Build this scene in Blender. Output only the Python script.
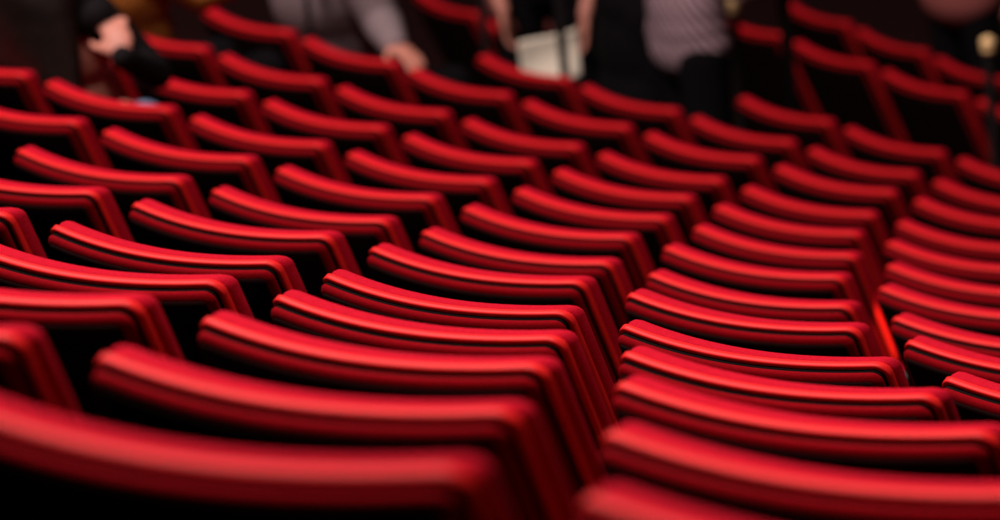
import bpy, bmesh, math, random
from mathutils import Vector, Matrix

random.seed(7)
scn = bpy.context.scene
for o in list(bpy.data.objects):
    bpy.data.objects.remove(o)
COL = scn.collection

# ------------------------------------------------------------------ camera
ZB = 9.0                        # height of the lens above the lowest level
FPX = 6587.0
PITCH, ROLL, YAW = 0.30774, -0.0888, -0.56419
cam_d = bpy.data.cameras.new('camera')
cam_d.sensor_width = 36.0
cam_d.lens = FPX * 36.0 / 1000.0
cam_d.clip_end = 200
cam = bpy.data.objects.new('camera', cam_d)
COL.objects.link(cam)
cy, sy = math.cos(YAW), math.sin(YAW)
cp, sp = math.cos(PITCH), math.sin(PITCH)
Fv = Vector((sy * cp, cy * cp, -sp))
Rv = Vector((cy, -sy, 0))
Uv = Rv.cross(Fv)
cr, sr = math.cos(ROLL), math.sin(ROLL)
R2 = cr * Rv + sr * Uv
U2 = -sr * Rv + cr * Uv
cam.matrix_world = Matrix(((R2.x, U2.x, -Fv.x, 0), (R2.y, U2.y, -Fv.y, 0),
                           (R2.z, U2.z, -Fv.z, ZB), (0, 0, 0, 1)))
cam_d.dof.use_dof = True
cam_d.dof.focus_distance = 9.3
cam_d.dof.aperture_fstop = 7.0
scn.camera = cam

# ------------------------------------------------------------------ world, lights, exposure
world = bpy.data.worlds.new('world')
scn.world = world
world.use_nodes = True
bg = world.node_tree.nodes['Background']
bg.inputs[0].default_value = (0.9, 0.42, 0.42, 1)
bg.inputs[1].default_value = 0.022
scn.view_settings.view_transform = 'Standard'
scn.view_settings.look = 'None'
scn.view_settings.exposure = -0.42
scn.view_settings.gamma = 1.0
scn.view_settings.use_curve_mapping = False

def area_lamp(name, loc, target, size, power, color, spread=180):
    d = bpy.data.lights.new(name, 'AREA')
    d.shape = 'DISK'
    d.size = size
    d.energy = power
    d.color = color
    d.spread = math.radians(spread)
    o = bpy.data.objects.new(name, d)
    COL.objects.link(o)
    o.location = loc
    o.rotation_euler = (Vector(target) - Vector(loc)).to_track_quat('-Z', 'Y').to_euler()
    return o

def spot_lamp(name, loc, target, power, angle, blend, color, radius=0.3):
    d = bpy.data.lights.new(name, 'SPOT')
    d.energy = power
    d.spot_size = math.radians(angle)
    d.spot_blend = blend
    d.color = color
    d.shadow_soft_size = radius
    o = bpy.data.objects.new(name, d)
    COL.objects.link(o)
    o.location = loc
    o.rotation_euler = (Vector(target) - Vector(loc)).to_track_quat('-Z', 'Y').to_euler()
    return o


area_lamp('house_light_over_the_rows', (-4.2, 5.4, ZB + 7.5), (-4.0, 6.2, ZB - 4.0), 1.8, 900, (1.0, 0.86, 0.84), 125)

area_lamp('house_light_behind_the_rows', (-12.0, 10.0, ZB + 7.5), (-11.0, 15.5, ZB - 5.0), 2.5, 3000, (1.0, 0.84, 0.82))
# added beam, source unknown: brightens the side of one seat back between two columns
spot_lamp('added_beam', (-5.446, 11.781, 7.137), (-6.637, 12.04, 4.392), 2600, 1.5, 0.1, (1.0, 0.62, 0.25), 0.01)

# ------------------------------------------------------------------ materials
def mat(name, color, rough=0.6, spec=0.5, noise=0.0, nscale=60.0, bump=0.0, bscale=400.0,
        sheen=0.0, metal=0.0, color2=None, emit=None):
    m = bpy.data.materials.new(name)
    m.use_nodes = True
    nt = m.node_tree
    b = nt.nodes['Principled BSDF']
    b.inputs['Roughness'].default_value = rough
    b.inputs['Specular IOR Level'].default_value = spec
    b.inputs['Metallic'].default_value = metal
    b.inputs['Base Color'].default_value = (*color, 1)
    if sheen:
        b.inputs['Sheen Weight'].default_value = sheen
        b.inputs['Sheen Roughness'].default_value = 0.4
        b.inputs['Sheen Tint'].default_value = (1, 0.25, 0.3, 1)
    tc = nt.nodes.new('ShaderNodeTexCoord')
    if noise > 0:
        n = nt.nodes.new('ShaderNodeTexNoise')
        n.inputs['Scale'].default_value = nscale
        n.inputs['Detail'].default_value = 4
        nt.links.new(tc.outputs['Object'], n.inputs['Vector'])
        r = nt.nodes.new('ShaderNodeValToRGB')
        c2 = color2 or tuple(c * (1 - noise) for c in color)
        r.color_ramp.elements[0].position = 0.35
        r.color_ramp.elements[1].position = 0.65
        r.color_ramp.elements[0].color = (*c2, 1)
        r.color_ramp.elements[1].color = (*color, 1)
        nt.links.new(n.outputs['Fac'], r.inputs['Fac'])
        nt.links.new(r.outputs['Color'], b.inputs['Base Color'])
    if bump > 0:
        n = nt.nodes.new('ShaderNodeTexNoise')
        n.inputs['Scale'].default_value = bscale
        n.inputs['Detail'].default_value = 2
        nt.links.new(tc.outputs['Object'], n.inputs['Vector'])
        bp = nt.nodes.new('ShaderNodeBump')
        bp.inputs['Strength'].default_value = bump
        bp.inputs['Distance'].default_value = 0.002
        nt.links.new(n.outputs['Fac'], bp.inputs['Height'])
        nt.links.new(bp.outputs['Normal'], b.inputs['Normal'])
    return m

M = {
    'velvet': mat('red_velvet', (0.47, 0.004, 0.018), 0.9, 0.06, 0.22, 220, 0.5, 500),
    'piping': mat('red_piping_vinyl', (0.66, 0.014, 0.013), 0.5, 0.13, 0.08, 90),
    'shell': mat('dark_red_shell_fabric', (0.20, 0.001, 0.004), 0.9, 0.03, 0.2, 200, 0.3, 500),
    'panel': mat('black_back_panel', (0.010, 0.0025, 0.0025), 0.9, 0.03, 0.2, 60),
    'core': mat('black_core', (0.004, 0.003, 0.003), 0.9, 0.1),
    'iron': mat('black_iron', (0.012, 0.010, 0.010), 0.45, 0.4),
    'floor': mat('dark_carpet', (0.020, 0.006, 0.006), 0.95, 0.05, 0.4, 30, 0.4, 300),
}

# ------------------------------------------------------------------ mesh helpers
def link(name, bm, m, parent=None, smooth=True):
    bmesh.ops.recalc_face_normals(bm, faces=bm.faces)
    me = bpy.data.meshes.new(name)
    bm.to_mesh(me)
    bm.free()
    for p in me.polygons:
        p.use_smooth = smooth
    if m:
        me.materials.append(m)
    o = bpy.data.objects.new(name, me)
    COL.objects.link(o)
    if parent:
        o.parent = parent
    return o

def empty(name, loc=(0, 0, 0), rz=0.0):
    o = bpy.data.objects.new(name, None)
    COL.objects.link(o)
    o.empty_display_size = 0.1
    o.location = loc
    o.rotation_euler = (0, 0, rz)
    return o

def tag(o, label=None, cat=None, group=None, kind=None):
    if label: o['label'] = label
    if cat: o['category'] = cat
    if group: o['group'] = group
    if kind: o['kind'] = kind
    return o

# ------------------------------------------------------------------ the theatre seat
W = 0.4605           # width across the back
H = 0.86             # height of the back above the tier
ZLOW = 0.30          # lower end of the back
BOW = 0.030          # how far the back bows towards the row behind
RC = 0.020           # corner radius
REC = math.radians(23)       # recline of the back
ROTM = Matrix.Translation((0, 0, H)) @ Matrix.Rotation(REC, 4, 'X') @ Matrix.Translation((0, 0, -H))

def ybase(x, z):
    t = min(1.0, abs(2 * x / W))
    return -BOW * (1 - t * t)

def u_path(rc=RC, zlow=ZLOW, closed=False):
    """points (x, z, nx, nz) round the back's outline from lower left over the top to lower right; n points inwards"""
    pts = []
    hw = W / 2
    for i in range(9):
        z = zlow + (H - rc - zlow) * i / 8
        pts.append((-hw, z, 1, 0))
    for i in range(1, 7):
        a = math.pi - math.pi / 2 * i / 6
        pts.append((-hw + rc + rc * math.cos(a), H - rc + rc * math.sin(a), -math.cos(a), -math.sin(a)))
    for i in range(1, 20):
        x = -hw + rc + (W - 2 * rc) * i / 20
        pts.append((x, H, 0, -1))
    for i in range(0, 7):
        a = math.pi / 2 - math.pi / 2 * i / 6
        pts.append((hw - rc + rc * math.cos(a), H - rc + rc * math.sin(a), -math.cos(a), -math.sin(a)))
    for i in range(1, 9):
        z = H - rc + (zlow - H + rc) * i / 8
        pts.append((hw, z, -1, 0))
    if closed:
        for i in range(1, 20):
            x = hw - W * i / 20
            pts.append((x, zlow, 0, 1))
    return pts

def inset(p, d):
    x, z, nx, nz = p
    return x + nx * d, z + nz * d

def sweep(section):
    """section: closed list of (inset, dy) swept along the open outline"""
    bm = bmesh.new()
    rings = []
    for p in u_path():
        ring = []
        for d, dy in section:
            x, z = inset(p, d)
            ring.append(bm.verts.new((x, ybase(x, z) + dy, z)))
        rings.append(ring)
    n = len(section)
    for a, b in zip(rings, rings[1:]):
        for i in range(n):
            bm.faces.new((a[i], a[(i + 1) % n], b[(i + 1) % n], b[i]))
    bm.faces.new(rings[0]); bm.faces.new(rings[-1])
    return bm

def slab(layers, cap_start=True, cap_end=True):
    """layers: (inset, dy) closed loops joined one after another, ends filled"""
    bm = bmesh.new()
    path = u_path(closed=True)
    rings = []
    for lay in layers:
        d, dy = lay[:2]; drop = lay[2] if len(lay) > 2 else 0.0
        ring = []
        for p in path:
            x, z = inset(p, d)
            x = max(-W / 2 + d, min(W / 2 - d, x)); z = max(ZLOW + d, min(H - d, z))
            z -= drop * max(0.0, (z - 0.5) / (H - 0.5))
            ring.append(bm.verts.new((x, ybase(x, z) + dy, z)))
        rings.append(ring)
    n = len(path)
    for a, b in zip(rings, rings[1:]):
        for i in range(n):
            bm.faces.new((a[i], a[(i + 1) % n], b[(i + 1) % n], b[i]))
    for ring, dy in ((rings[0], layers[0][1]), (rings[-1], layers[-1][1])):
        # close with shrinking rings so that the bowed face stays bowed
        prev = ring
        cz = (ZLOW + H) / 2
        for k in (0.75, 0.5, 0.25):
            cur = []
            for v in ring:
                x = v.co.x * k; z = cz + (v.co.z - cz) * k
                cur.append(bm.verts.new((x, ybase(x, z) + dy, z)))
            for i in range(n):
                bm.faces.new((prev[i], prev[(i + 1) % n], cur[(i + 1) % n], cur[i]))
            prev = cur
        c = bm.verts.new((0, ybase(0, cz) + dy, cz))
        for i in range(n):
            bm.faces.new((prev[i], prev[(i + 1) % n], c))
    return bm

def rbox(bm, c, s, bev=0.01, seg=2, rx=0.0):
    r = bmesh.ops.create_cube(bm, size=1.0, matrix=Matrix.Translation(c) @ Matrix.Rotation(rx, 4, 'X') @ Matrix.Diagonal((*s, 1)))
    es = list({e for v in r['verts'] for e in v.link_edges})
    bmesh.ops.bevel(bm, geom=es, offset=bev, segments=seg, affect='EDGES', profile=0.5)
    return bm

def make_seat():
    root = empty('theatre_seat')
    def back(name, bm, m):
        bmesh.ops.transform(bm, matrix=ROTM, verts=bm.verts)
        return link(name, bm, m, root)
    back('cushion', slab([(0.014, -0.001, 0.0), (0.006, 0.002, 0.0), (0.001, 0.006, 0.002), (0.000, 0.014, 0.004),
                          (0.001, 0.023, 0.007), (0.005, 0.031, 0.011), (0.012, 0.036, 0.015), (0.022, 0.039, 0.018)]), M['velvet'])
    back('trim', sweep([(0.0055, 0.003), (0.0005, 0.003), (-0.0018, 0.0015), (-0.0020, -0.0075), (-0.0008, -0.0090),
                        (0.0045, -0.0090)]), M['piping'])
    back('back_shell', slab([(0.030, -0.0148), (0.007, -0.0150), (0.0040, -0.016), (0.0035, -0.0195), (0.006, -0.024),
                             (0.012, -0.0265), (0.020, -0.0275)]), M['shell'])
    back('frame', slab([(0.0052, 0.002), (0.0052, -0.0152)]), M['core'])
    back('rear_panel', slab([(0.012, -0.0255), (0.014, -0.029), (0.019, -0.0305)]), M['panel'])
    bm = bmesh.new()
    rbox(bm, (0, 0.36, 0.40), (0.40, 0.10, 0.28), 0.03, 3, rx=math.radians(16))
    link('seat_cushion', bm, M['velvet'], root)
    for s in (-1, 1):
        bm = bmesh.new()
        rbox(bm, (s * 0.256, 0.28, 0.60), (0.036, 0.30, 0.035), 0.012, 2)
        link('armrest', bm, M['iron'], root)
        bm = bmesh.new()
        rbox(bm, (s * 0.256, 0.28, 0.30), (0.028, 0.10, 0.575), 0.008, 1)
        rbox(bm, (s * 0.256, 0.28, 0.012), (0.034, 0.26, 0.024), 0.006, 1)
        link('leg', bm, M['iron'], root)
    return root

def copy_tree(o, parent=None):
    c = o.copy()
    COL.objects.link(c)
    c.parent = parent
    for ch in [k for k in bpy.data.objects if k.parent == o]:
        copy_tree(ch, c)
    return c

# ------------------------------------------------------------------ the curved, raked rows
R0, SP, PW, Y0, ROT = 37.9317, 0.96694, 0.56, 4.4640, 0.02843
Z_TOP = [-1.496, -1.859, -2.219, -2.59, -2.961, -3.318, -3.687, -4.042, -4.403, -4.765, -5.13, -5.484, -5.851, -6.208]
PHI = [-0.0651, -0.0825, -0.1011, -0.1211, -0.1428, -0.1656, -0.1891, -0.2146, -0.2406, -0.2695, -0.2998, -0.3319, -0.3667, -0.4041]
CY = Y0 + R0

def seat_spot(rad, ang, ztop):
    return Vector((rad * math.sin(ang), CY - rad * math.cos(ang), ZB + ztop - H)), ang + ROT

def frame_px(p):
    d = Vector(p) - Vector((0, 0, ZB))
    z = max(0.05, d.dot(Fv))
    return 500 + FPX * d.dot(R2) / z, 260 - FPX * d.dot(U2) / z

ROWS = {}
MISSING = {(11, -1), (11, -2), (11, -3), (12, 1), (12, 0), (12, -1), (12, -2), (12, -3), (10, -3), (9, -4)}
for r in range(-1, 13):
    i = r + 1
    rad = R0 - SP * r
    for c in range(-5, 8):
        if (r, c) in MISSING or c < -5:
            continue
        ang = PHI[i] + (c - 2) * PW / rad
        loc, rz = seat_spot(rad, ang, Z_TOP[i])
        t = Vector((math.cos(rz), math.sin(rz), 0))
        top = loc + Vector((0, 0, H))
        (lx, ly), (rx, ry) = frame_px(top - t * W / 2), frame_px(top + t * W / 2)
        if rx < 4 or lx > 1000 or min(ly, ry) > 516 or ry < 2:
            continue
        ROWS.setdefault(r, []).append((c, loc, rz))
for key, rad, z, a0, cs in ((13, 25.54, -6.673, -0.5385, (0, 1)), (14, 24.877, -6.673, -0.4715, (-1, 0, 1, 2)),
                            (15, 23.852, -7.085, -0.520, (-1, 0, 1))):
    for c in cs:
        loc, rz = seat_spot(rad, a0 + c * PW / rad, z)
        ROWS.setdefault(key, []).append((c, loc, rz))

ORD = ['first', 'second', 'third', 'fourth', 'fifth', 'sixth', 'seventh', 'eighth', 'ninth', 'tenth',
       'eleventh', 'twelfth', 'thirteenth', 'fourteenth']
OCCUPIED = {(7, -2), (9, -3), (10, -2), (13, 0)}
proto = make_seat()
first = True
for r in sorted(ROWS):
    for k, (c, loc, rz) in enumerate(sorted(ROWS[r], key=lambda e: e[0])):
        if first:
            s = proto; first = False
        else:
            s = copy_tree(proto)
        s.location = loc
        s.rotation_euler = (0, 0, rz)
        if (r, c) in OCCUPIED:                 # the tip-up seat is folded down under its sitter
            for ch in [k_ for k_ in bpy.data.objects if k_.parent == s and k_.name.startswith('seat_cushion')]:
                ch.matrix_local = (Matrix.Translation((0, 0.47, 0.335)) @ Matrix.Rotation(math.radians(-100), 4, 'X')
                                   @ Matrix.Translation((0, -0.36, -0.40)))
        if r <= 12:
            lab = 'red velvet theatre seat, %s from left in the %s row counted from the nearest' % (ORD[k], ORD[r + 1])
        else:
            lab = 'red theatre seat, %s from left in %s' % (ORD[k], {13: 'the far row behind the poles', 14: 'the front row of the far right block', 15: 'the dim second row of the far right block'}[r])
        tag(s, lab, 'seat', 'red theatre seats in curved rows')

# ------------------------------------------------------------------ stepped floor
def arc_floor():
    bm = bmesh.new()
    prof = []          # (radius, z) from the back of the house to the front
    lev = lambda r: ZB + (Z_TOP[r + 1] if r >= -1 else Z_TOP[0] + 0.362 * (-1 - r)) - H
    for r in range(-6, 13):
        rad = R0 - SP * r
        prof.append((rad + 0.12, lev(r)))
        prof.append((rad + 0.12 - SP, lev(r)))
    zt = ZB - 6.663 - H
    z2 = ZB - 7.085 - H
    return prof, zt, z2
prof, zt, z2 = arc_floor()
bm = bmesh.new()
NA = 60
prev = None
extra = [(prof[-1][0], ZB - 6.663 - H), (24.3, ZB - 6.663 - H), (24.3, ZB - 7.085 - H), (8.0, ZB - 7.085 - H - 0.0)]
for rad, z in prof + extra:
    ring = [bm.verts.new((rad * math.sin(a), CY - rad * math.cos(a), z))
            for a in [-1.25 + 1.7 * i / NA for i in range(NA + 1)]]
    if prev:
        for i in range(NA):
            bm.faces.new((prev[i], prev[i + 1], ring[i + 1], ring[i]))
    prev = ring
fl = link('floor', bm, M['floor'], None, smooth=False)
tag(fl, kind='structure')

# ------------------------------------------------------------------ people
M.update({
    'skin': mat('skin', (0.52, 0.20, 0.14), 0.55, 0.35, 0.1, 40),
    'grey_knit': mat('grey_knit', (0.25, 0.185, 0.19), 0.95, 0.1, 0.25, 160, 0.7, 260),
    'ochre': mat('ochre_knit', (0.42, 0.14, 0.025), 0.95, 0.1, 0.3, 60, 0.6, 200),
    'black_cloth': mat('black_cloth', (0.006, 0.005, 0.006), 0.95, 0.05, 0.3, 50, 0.4, 200),
    'charcoal': mat('charcoal_cloth', (0.012, 0.009, 0.010), 0.95, 0.1, 0.3, 80, 0.4, 200),
    'denim': mat('blue_denim', (0.16, 0.23, 0.36), 0.9, 0.1, 0.3, 150, 0.4, 400),
    'rose': mat('rose_knit', (0.32, 0.09, 0.08), 0.95, 0.1, 0.25, 90, 0.4, 200),
    'hair': mat('dark_brown_hair', (0.012, 0.006, 0.004), 0.5, 0.3, 0.5, 30),
    'eye': mat('eye', (0.10, 0.06, 0.05), 0.15, 0.5),
    'shoe': mat('black_leather', (0.01, 0.009, 0.009), 0.4, 0.4),
    'paper': mat('cream_paper', (0.95, 0.84, 0.66), 0.8, 0.2, 0.05, 20),
    'brass': mat('brass', (1.0, 0.66, 0.30), 0.5, 0.5, metal=0.2),
})
def striped():
    m = mat('striped_shirt', (0.50, 0.36, 0.38), 0.9, 0.1)
    nt = m.node_tree; b = nt.nodes['Principled BSDF']
    tc = nt.nodes.new('ShaderNodeTexCoord')
    w = nt.nodes.new('ShaderNodeTexWave')
    w.wave_type = 'BANDS'; w.bands_direction = 'DIAGONAL'
    w.inputs['Scale'].default_value = 14
    w.inputs['Distortion'].default_value = 0.6
    r = nt.nodes.new('ShaderNodeValToRGB')
    r.color_ramp.elements[0].position = 0.35; r.color_ramp.elements[0].color = (0.10, 0.065, 0.08, 1)
    r.color_ramp.elements[1].position = 0.6; r.color_ramp.elements[1].color = (0.42, 0.27, 0.29, 1)
    nt.links.new(tc.outputs['Object'], w.inputs['Vector'])
    nt.links.new(w.outputs['Fac'], r.inputs['Fac'])
    nt.links.new(r.outputs['Color'], b.inputs['Base Color'])
    return m
M['stripes'] = striped()

V = Vector
def ell(bm, c, r, rot=None):
    m = Matrix.Translation(V(c))
    if rot is not None:
        m = m @ rot.to_4x4()
    m = m @ Matrix.Diagonal((*r, 1))
    U_, V_ = 18, 12
    top = bm.verts.new(m @ V((0, 0, 1))); bot = bm.verts.new(m @ V((0, 0, -1)))
    rings = []
    for j in range(1, V_):
        t = math.pi * j / V_
        rings.append([bm.verts.new(m @ V((math.sin(t) * math.cos(2 * math.pi * i / U_), math.sin(t) * math.sin(2 * math.pi * i / U_), math.cos(t))))
                      for i in range(U_)])
    for i in range(U_):
        k = (i + 1) % U_
        bm.faces.new((top, rings[0][i], rings[0][k]))
        bm.faces.new((bot, rings[-1][k], rings[-1][i]))
        for j in range(len(rings) - 1):
            bm.faces.new((rings[j][i], rings[j + 1][i], rings[j + 1][k], rings[j][k]))

def cap(bm, a, b, ra, rb, n=5):
    """a tapered limb as overlapping balls and a cone"""
    a, b = V(a), V(b)
    d = b - a
    ell(bm, a, (ra,) * 3); ell(bm, b, (rb,) * 3)
    q = V((0, 0, 1)).rotation_difference(d.normalized()).to_matrix().to_4x4()
    bmesh.ops.create_cone(bm, cap_ends=True, segments=18, radius1=ra, radius2=rb, depth=d.length,
                          matrix=Matrix.Translation((a + b) / 2) @ q)

def union(name, bm, m, parent, voxel=0.009, smooth=4):
    me = bpy.data.meshes.new(name + '_raw')
    bm.to_mesh(me); bm.free()
    o = bpy.data.objects.new('raw', me)
    COL.objects.link(o)
    r = o.modifiers.new('remesh', 'REMESH'); r.mode = 'VOXEL'; r.voxel_size = voxel
    sm = o.modifiers.new('smooth', 'SMOOTH'); sm.iterations = smooth; sm.factor = 0.5
    bpy.context.view_layer.update()
    ev = o.evaluated_get(bpy.context.evaluated_depsgraph_get())
    me2 = bpy.data.meshes.new_from_object(ev)
    me2.name = name
    bpy.data.objects.remove(o)
    for p in me2.polygons: p.use_smooth = True
    me2.materials.clear(); me2.materials.append(m)
    ob = bpy.data.objects.new(name, me2)
    COL.objects.link(ob); ob.parent = parent
    return ob

def hand_balls(bm, wrist, toward, palm_n, side, curl=0.5, s=1.0):
    """palm, four bent fingers of unequal length, thumb leaving the side of the palm; side=+1 puts the thumb on d x n"""
    w = V(wrist); d = V(toward).normalized(); n = V(palm_n); n = (n - d * n.dot(d)).normalized()
    t = d.cross(n).normalized() * side
    rot = Matrix((t, d, n)).transposed()
    ell(bm, w + d * 0.048 * s, (0.040 * s, 0.052 * s, 0.017 * s), rot)
    for k, ln in enumerate((0.070, 0.080, 0.074, 0.058)):
        base = w + d * 0.088 * s + t * (0.030 - 0.020 * k) * s
        ang = curl
        p = base; dirv = d.copy()
        for seg, fr in enumerate((0.45, 0.32, 0.23)):
            a = ang * (seg + 0.4)
            dirv = (d * math.cos(a) + n * math.sin(a)).normalized()
            q = p + dirv * ln * fr * s
            cap(bm, p, q, (0.0088 - 0.0008 * seg) * s, (0.0080 - 0.0008 * seg) * s)
            p = q
    tb = w + d * 0.030 * s + t * 0.034 * s
    t1 = tb + (d * 0.7 + t * 0.7 + n * 0.25).normalized() * 0.036 * s
    t2 = t1 + (d * 0.9 + t * 0.25 + n * 0.4).normalized() * 0.030 * s
    cap(bm, w + d * 0.02 * s + t * 0.015 * s, tb, 0.014 * s, 0.012 * s)
    cap(bm, tb, t1, 0.012 * s, 0.0105 * s); cap(bm, t1, t2, 0.0105 * s, 0.008 * s)

def person(loc, rz, label, J, top, legs, hair_mat, group=None, sleeve=True, hair_long=False, hem=0.0,
           bulk=1.0, hips=None, head_dir=(0, 1, 0), coat=None):
    root = empty('person', loc, rz)
    tag(root, label, 'person', group)
    P = {k: V(v) for k, v in J.items() if not k.startswith('hand')}
    hd = V(head_dir).normalized()
    up = (P['head'] - P['neck']).normalized()
    rt = hd.cross(up).normalized(); hd = up.cross(rt).normalized()
    rot = Matrix((rt, hd, up)).transposed()
    def hp(x, y, z): return P['head'] + rt * x + hd * y + up * z
    bm = bmesh.new()
    # head and neck
    ell(bm, hp(0, -0.005, 0.02), (0.074, 0.092, 0.095), rot)
    ell(bm, hp(0, 0.022, -0.045), (0.056, 0.064, 0.066), rot)
    ell(bm, hp(0, 0.060, -0.092), (0.024, 0.020, 0.018), rot)
    cap(bm, hp(0, 0.084, 0.005), hp(0, 0.102, -0.030), 0.008, 0.012)          # nose
    cap(bm, hp(-0.018, 0.078, -0.060), hp(0.018, 0.078, -0.060), 0.007, 0.007)  # lips
    for sx in (-1, 1):
        ell(bm, hp(sx * 0.076, -0.005, -0.010), (0.010, 0.020, 0.032), rot)   # ears
        ell(bm, hp(sx * 0.032, 0.070, 0.024), (0.020, 0.012, 0.007), rot)     # brows
    cap(bm, P['neck'], hp(0, -0.01, -0.05), 0.056, 0.052)
    # trunk
    for sx, k in ((-1, 'l'), (1, 'r')):
        cap(bm, P['neck'] - up * 0.03, P['sh_' + k], 0.055, 0.052)
        cap(bm, P['sh_' + k], P['el_' + k], 0.046, 0.037)
        cap(bm, P['el_' + k], P['wr_' + k], 0.037, 0.025)
        cap(bm, P['hip_' + k], P['kn_' + k], 0.082, 0.055)
        cap(bm, P['kn_' + k], P['an_' + k], 0.053, 0.034)
        fo = P['kn_' + k] - P['an_' + k]
        cap(bm, P['an_' + k], P['toe_' + k], 0.036, 0.026)
    mid = (P['sh_l'] + P['sh_r']) / 2; hipm = (P['hip_l'] + P['hip_r']) / 2
    sw = (P['sh_r'] - P['sh_l']).normalized(); spine = (mid - hipm).normalized()
    fw = spine.cross(sw).normalized() * -1
    fw = sw.cross(spine).normalized() * -1
    fw = spine.cross(sw) * 1.0
    trot = Matrix((sw, sw.cross(spine) * -1, spine)).transposed()
    if trot.determinant() < 0: trot = Matrix((sw, sw.cross(spine), spine)).transposed()
    L = (mid - hipm).length
    trunk = ((0.78, (0.155, 0.098, 0.15)), (0.5, (0.135, 0.092, 0.14)), (0.25, (0.132, 0.092, 0.13)), (0.05, (0.155, 0.105, 0.11)))
    for f, r in trunk:
        ell(bm, hipm + spine * L * f, r, trot)
    for k, sd in (('l', -1), ('r', 1)):
        hand = J.get('hand_' + k)
        if hand:
            hand_balls(bm, P['wr_' + k], hand[0], hand[1], hand[2] if len(hand) > 2 else sd, hand[3] if len(hand) > 3 else 0.5)
        else:
            hand_balls(bm, P['wr_' + k], P['wr_' + k] - P['el_' + k], sw * (-1 if k == 'r' else 1), 1 if k == 'l' else -1, 0.3)
    union('body', bm, M['skin'], root, 0.0078, 3)
    # eyes
    for sx in (-1, 1):
        e = bmesh.new(); ell(e, hp(sx * 0.031, 0.076, 0.008), (0.012, 0.010, 0.009), rot)
        link('eye', e, M['eye'], root)
    # top
    g = 0.014
    bm = bmesh.new()
    for f, r in trunk:
        if f > hem - 0.2:
            ell(bm, hipm + spine * L * max(f, hem), tuple((c + g) * bulk for c in r), trot)
    for k in ('l', 'r'):
        cap(bm, mid + (P['sh_' + k] - mid) * 0.3, P['sh_' + k], 0.072, 0.064 * bulk)
        cap(bm, P['sh_' + k], P['el_' + k], 0.062 * bulk, 0.052 * bulk)
        e = P['wr_' + k] if sleeve else P['el_' + k] + (P['wr_' + k] - P['el_' + k]) * 0.25
        cap(bm, P['el_' + k], e, 0.052 * bulk, 0.037 * bulk if sleeve else 0.046)
    if hips:
        for c, r in hips:
            ell(bm, c, r)
    tp = union('top', bm, M[top], root, 0.012, 4)
    # trousers
    bm = bmesh.new()
    ell(bm, hipm + spine * 0.03, (0.170, 0.120, 0.125), trot)
    for k in ('l', 'r'):
        cap(bm, P['hip_' + k], P['kn_' + k], 0.096, 0.068)
        cap(bm, P['kn_' + k], P['an_' + k], 0.067, 0.050)
    union('trousers', bm, M[legs], root, 0.014, 3)
    # shoes
    for k in ('l', 'r'):
        bm = bmesh.new()
        cap(bm, P['an_' + k] + V((0, 0, -0.035)), P['toe_' + k] + V((0, 0.01, 0.008)), 0.052, 0.043)
        union('shoe', bm, M['shoe'], root, 0.012, 3)
    # hair
    bm = bmesh.new()
    ell(bm, hp(0, -0.022, 0.045), (0.086, 0.092, 0.088), rot)
    ell(bm, hp(0, -0.050, -0.010), (0.080, 0.062, 0.090), rot)
    if hair_long:
        for i in range(15):
            a = -1.35 + 2.7 * i / 14
            st = hp(0.068 * math.sin(a), -0.065 * math.cos(a), 0.0)
            mid_ = hp(0.135 * math.sin(a), -0.10 * math.cos(a) - 0.01, -0.17)
            en = mid_ + V((0.05 * math.sin(a), -0.02, -0.25 - 0.03 * math.sin(i * 2.1)))
            cap(bm, st, mid_, 0.034, 0.034); cap(bm, mid_, en, 0.034, 0.015)
    union('hair', bm, M[hair_mat], root, 0.011, 3)
    return root

def sit(x=0.0, lean=0.0, y=0.27, **kw):
    J = dict(hip_l=(x - 0.09, y + 0.07, 0.47), hip_r=(x + 0.09, y + 0.07, 0.47),
             kn_l=(x - 0.12, y + 0.43, 0.50), kn_r=(x + 0.12, y + 0.43, 0.50),
             an_l=(x - 0.12, y + 0.45, 0.085), an_r=(x + 0.12, y + 0.45, 0.085),
             toe_l=(x - 0.13, y + 0.61, 0.035), toe_r=(x + 0.13, y + 0.61, 0.035),
             sh_l=(x + lean - 0.17, y - 0.05, 0.97), sh_r=(x + lean + 0.17, y - 0.05, 0.97),
             neck=(x + lean, y - 0.05, 1.02), head=(x + lean * 1.15, y - 0.01, 1.19),
             el_l=(x + lean - 0.24, y + 0.07, 0.72), el_r=(x + lean + 0.24, y + 0.07, 0.72),
             wr_l=(x - 0.12, y + 0.27, 0.66), wr_r=(x + 0.12, y + 0.27, 0.66))
    J.update(kw)
    return J

def stand(**kw):
    J = dict(hip_l=(-0.09, 0, 0.92), hip_r=(0.09, 0, 0.92), kn_l=(-0.11, 0.02, 0.50), kn_r=(0.11, 0.02, 0.50),
             an_l=(-0.12, -0.02, 0.085), an_r=(0.12, -0.02, 0.085), toe_l=(-0.14, 0.15, 0.035), toe_r=(0.14, 0.15, 0.035),
             sh_l=(-0.18, 0, 1.42), sh_r=(0.18, 0, 1.42), neck=(0, 0, 1.47), head=(0, 0.02, 1.63),
             el_l=(-0.23, -0.01, 1.12), el_r=(0.23, -0.01, 1.12), wr_l=(-0.25, 0.06, 0.88), wr_r=(0.25, 0.06, 0.88))
    J.update(kw)
    return J

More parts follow.
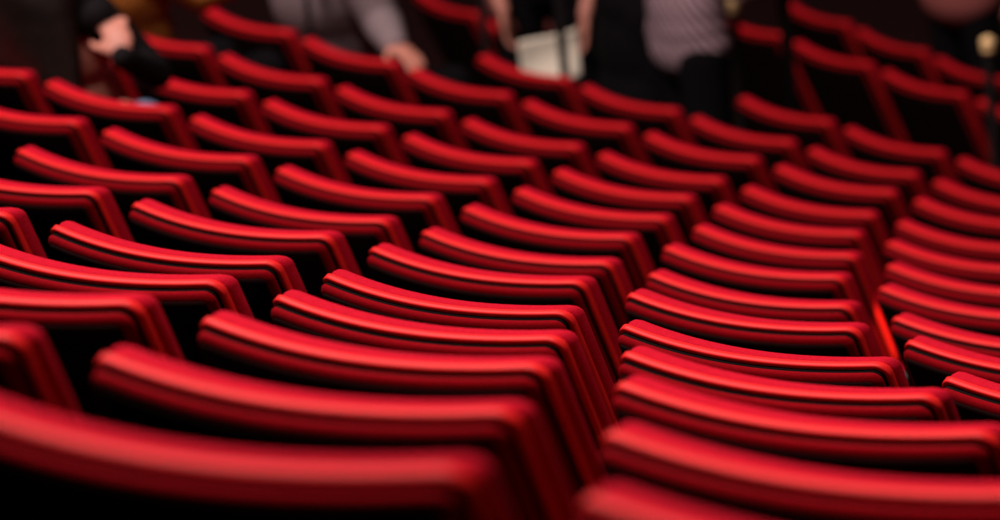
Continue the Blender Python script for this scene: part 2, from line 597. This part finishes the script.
# seated at the left edge of the picture, long hair down the back
person((-9.580, 12.742, 3.737), -0.284,
       'seated person with long dark hair, hand raised in front, at the left edge',
       sit(x=0.03, lean=0.05, kn_l=(-0.09, 0.61, 0.510), kn_r=(0.10, 0.60, 0.455), an_l=(-0.10, 0.63, 0.085), an_r=(0.12, 0.63, 0.085),
           sh_l=(-0.04, 0.18, 0.97), sh_r=(0.28, 0.20, 0.97), neck=(0.13, 0.18, 1.02), head=(0.19, 0.21, 1.18), wr_l=(-0.06, 0.48, 0.60),
           el_r=(0.33, 0.33, 0.79), wr_r=(0.405, 0.17, 0.885), hand_r=((-0.65, 0.35, 0.65), (-0.4, 0.5, -0.7), 1, 1.0)),
       'charcoal', 'denim', 'hair', hair_long=True, head_dir=(0.1, 1, -0.35), bulk=0.85)
# ochre jumper two rows further
person((-10.745, 15.213, 3.010), -0.348, 'seated person in an ochre brown jumper leaning behind the upper left seats',
       sit(x=-0.56, lean=0.10, el_r=(-0.24, 0.34, 0.86), wr_r=(-0.02, 0.40, 0.94), wr_l=(-0.66, 0.44, 0.60)), 'ochre', 'black_cloth', 'hair')
# grey sweater, hand over the seat back
person((-10.780, 16.270, 2.656), -0.363, 'seated person in a grey sweater resting one hand over a seat back',
       sit(x=-0.54, lean=0.06, wr_l=(-0.62, 0.44, 0.60), sh_l=(-0.60, 0.20, 1.02), sh_r=(-0.24, 0.22, 1.03), neck=(-0.42, 0.20, 1.08), head=(-0.41, 0.22, 1.25),
           el_r=(-0.17, 0.27, 0.84), wr_r=(0.085, 0.115, 0.865), hand_r=((1.0, -0.12, -0.22), (0.0, -0.1, -1), -1, 0.35)),
       'grey_knit', 'black_cloth', 'hair', bulk=1.22)
# standing with a cream sheet
p4 = person((-11.81, 19.12, 1.932), -2.61, 'standing person in black holding a cream sheet in both hands',
       stand(el_l=(-0.22, 0.02, 1.10), el_r=(0.22, 0.02, 1.10), wr_l=(-0.135, 0.20, 0.86), wr_r=(0.150, 0.20, 0.90),
             hand_l=((0.1, 0.15, -1), (0.9, 0.2, 0), 1, 0.5), hand_r=((-0.1, 0.15, -1), (-0.9, 0.2, 0), -1, 0.5)),
       'black_cloth', 'black_cloth', 'hair', sleeve=False)
# striped shirt
person((-10.90, 18.545, 1.932), -0.60,
       'standing person in a striped shirt and black trousers behind the far rows',
       stand(sh_l=(-0.19, 0.02, 1.40), sh_r=(0.19, 0.05, 1.42), el_l=(-0.17, 0.12, 1.14), el_r=(0.17, 0.13, 1.15),
             wr_l=(-0.06, 0.28, 1.14), wr_r=(0.06, 0.29, 1.15)), 'stripes', 'black_cloth', 'hair', bulk=1.08,
       hips=[((0.0, 0.0, 1.08), (0.17, 0.13, 0.18)), ((0.01, 0.0, 1.02), (0.165, 0.128, 0.12)), ((-0.06, 0.0, 0.99), (0.115, 0.122, 0.12))])
person((-11.36, 18.95, 1.932), -0.55,
       'standing person all in black between the cream sheet and the striped shirt',
       stand(sh_l=(-0.17, 0, 1.40), sh_r=(0.17, 0, 1.40), el_l=(-0.19, 0.10, 1.12), el_r=(0.19, 0.10, 1.12),
             wr_l=(-0.08, 0.30, 1.08), wr_r=(0.08, 0.30, 1.08)), 'black_cloth', 'black_cloth', 'hair',
       hips=[((0, 0, 0.80), (0.175, 0.13, 0.22)), ((0, 0, 0.62), (0.18, 0.13, 0.20))])
person((-11.882, 22.372, 1.055), -0.4, 'distant standing person in a long rose jumper at the top right corner',
       stand(), 'rose', 'black_cloth', 'hair', hips=[((0, 0, 1.06), (0.175, 0.135, 0.18)), ((0, 0, 0.92), (0.195, 0.150, 0.17)), ((0, 0, 0.86), (0.195, 0.150, 0.14))])
person((-11.55, 22.62, 1.055), -0.3, 'distant standing person in a blue denim jacket cut off by the right edge',
       stand(), 'denim', 'black_cloth', 'hair', hips=[((0, 0, 1.06), (0.175, 0.135, 0.18)), ((0, 0, 0.92), (0.195, 0.150, 0.17)), ((0, 0, 0.86), (0.195, 0.150, 0.14))])
person((-13.10, 20.47, 1.467), -0.510, 'distant seated person in a rose top behind a far seat at top centre',
       sit(x=0.06, lean=0.03), 'rose', 'black_cloth', 'hair')

# ------------------------------------------------------------------ the cream sheet held low in two hands
bm = bmesh.new()
NX, NZ = 12, 12
def sheet_pt(i, j, off):
    u, v = i / NX, j / NZ
    x = -0.105 + 0.21 * u
    z = -0.085 + 0.17 * v - 0.030 * (u - 0.5)
    y = 0.012 * math.sin(u * 5.0) + 0.010 * math.cos(v * 4 + u * 2) + off
    return (x, y, z)
gf = [[bm.verts.new(sheet_pt(i, j, 0.0015)) for j in range(NZ + 1)] for i in range(NX + 1)]
gb = [[bm.verts.new(sheet_pt(i, j, -0.0015)) for j in range(NZ + 1)] for i in range(NX + 1)]
for i in range(NX):
    for j in range(NZ):
        bm.faces.new((gf[i][j], gf[i + 1][j], gf[i + 1][j + 1], gf[i][j + 1]))
        bm.faces.new((gb[i][j], gb[i][j + 1], gb[i + 1][j + 1], gb[i + 1][j]))
for i in range(NX):
    bm.faces.new((gf[i][0], gb[i][0], gb[i + 1][0], gf[i + 1][0])); bm.faces.new((gf[i][NZ], gf[i + 1][NZ], gb[i + 1][NZ], gb[i][NZ]))
for j in range(NZ):
    bm.faces.new((gf[0][j], gf[0][j + 1], gb[0][j + 1], gb[0][j])); bm.faces.new((gf[NX][j], gb[NX][j], gb[NX][j + 1], gf[NX][j + 1]))
sheet = link('paper_sheet', bm, M['paper'], None)
sheet.location = (-11.68, 18.90, 2.66)
sheet.rotation_euler = (0, 0, -2.61)
tag(sheet, 'cream paper sheet held low in both hands of the standing person in black', 'paper')

# ------------------------------------------------------------------ posts
def post(x, y, z0, z1, r, label, cap_r=0.026):
    root = empty('rail_post', (x, y, z0))
    tag(root, label, 'post', 'posts of the aisle rail')
    h = z1 - z0
    bm = bmesh.new()
    for (za, zb, ra, rb) in ((0, 0.012, r * 2.6, r * 2.6), (0.012, 0.03, r * 2.2, r * 1.2), (0.03, h, r, r)):
        bmesh.ops.create_cone(bm, cap_ends=True, segments=20, radius1=ra, radius2=rb, depth=zb - za,
                              matrix=Matrix.Translation((0, 0, (za + zb) / 2)))
    link('pole', bm, M['iron'], root, smooth=False)
    bm = bmesh.new()
    ell(bm, (0, 0, h + cap_r * 0.8), (cap_r, cap_r, cap_r * 0.9))
    bmesh.ops.create_cone(bm, cap_ends=True, segments=20, radius1=r * 1.4, radius2=r * 1.2, depth=0.02, matrix=Matrix.Translation((0, 0, h)))
    link('finial', bm, M['brass'], root)
    return root
post(-11.022, 19.069, 1.932, 2.835, 0.017, 'black post with a round brass finial beside the striped shirt')
post(-9.741, 18.505, 1.932, 2.952, 0.017, 'black post with a round brass finial at the right edge')
post(-10.745, 18.94, 1.932, 3.10, 0.022, 'thick black post in front of the far right seats')
post(-11.107, 18.06, 2.289, 3.40, 0.016, 'black post in front of the cream sheet')
post(-11.536, 18.261, 2.289, 3.40, 0.014, 'slim black post left of the cream sheet')
post(-11.02, 16.43, 2.656, 3.75, 0.009, 'thin black post in front of the grey sweater')
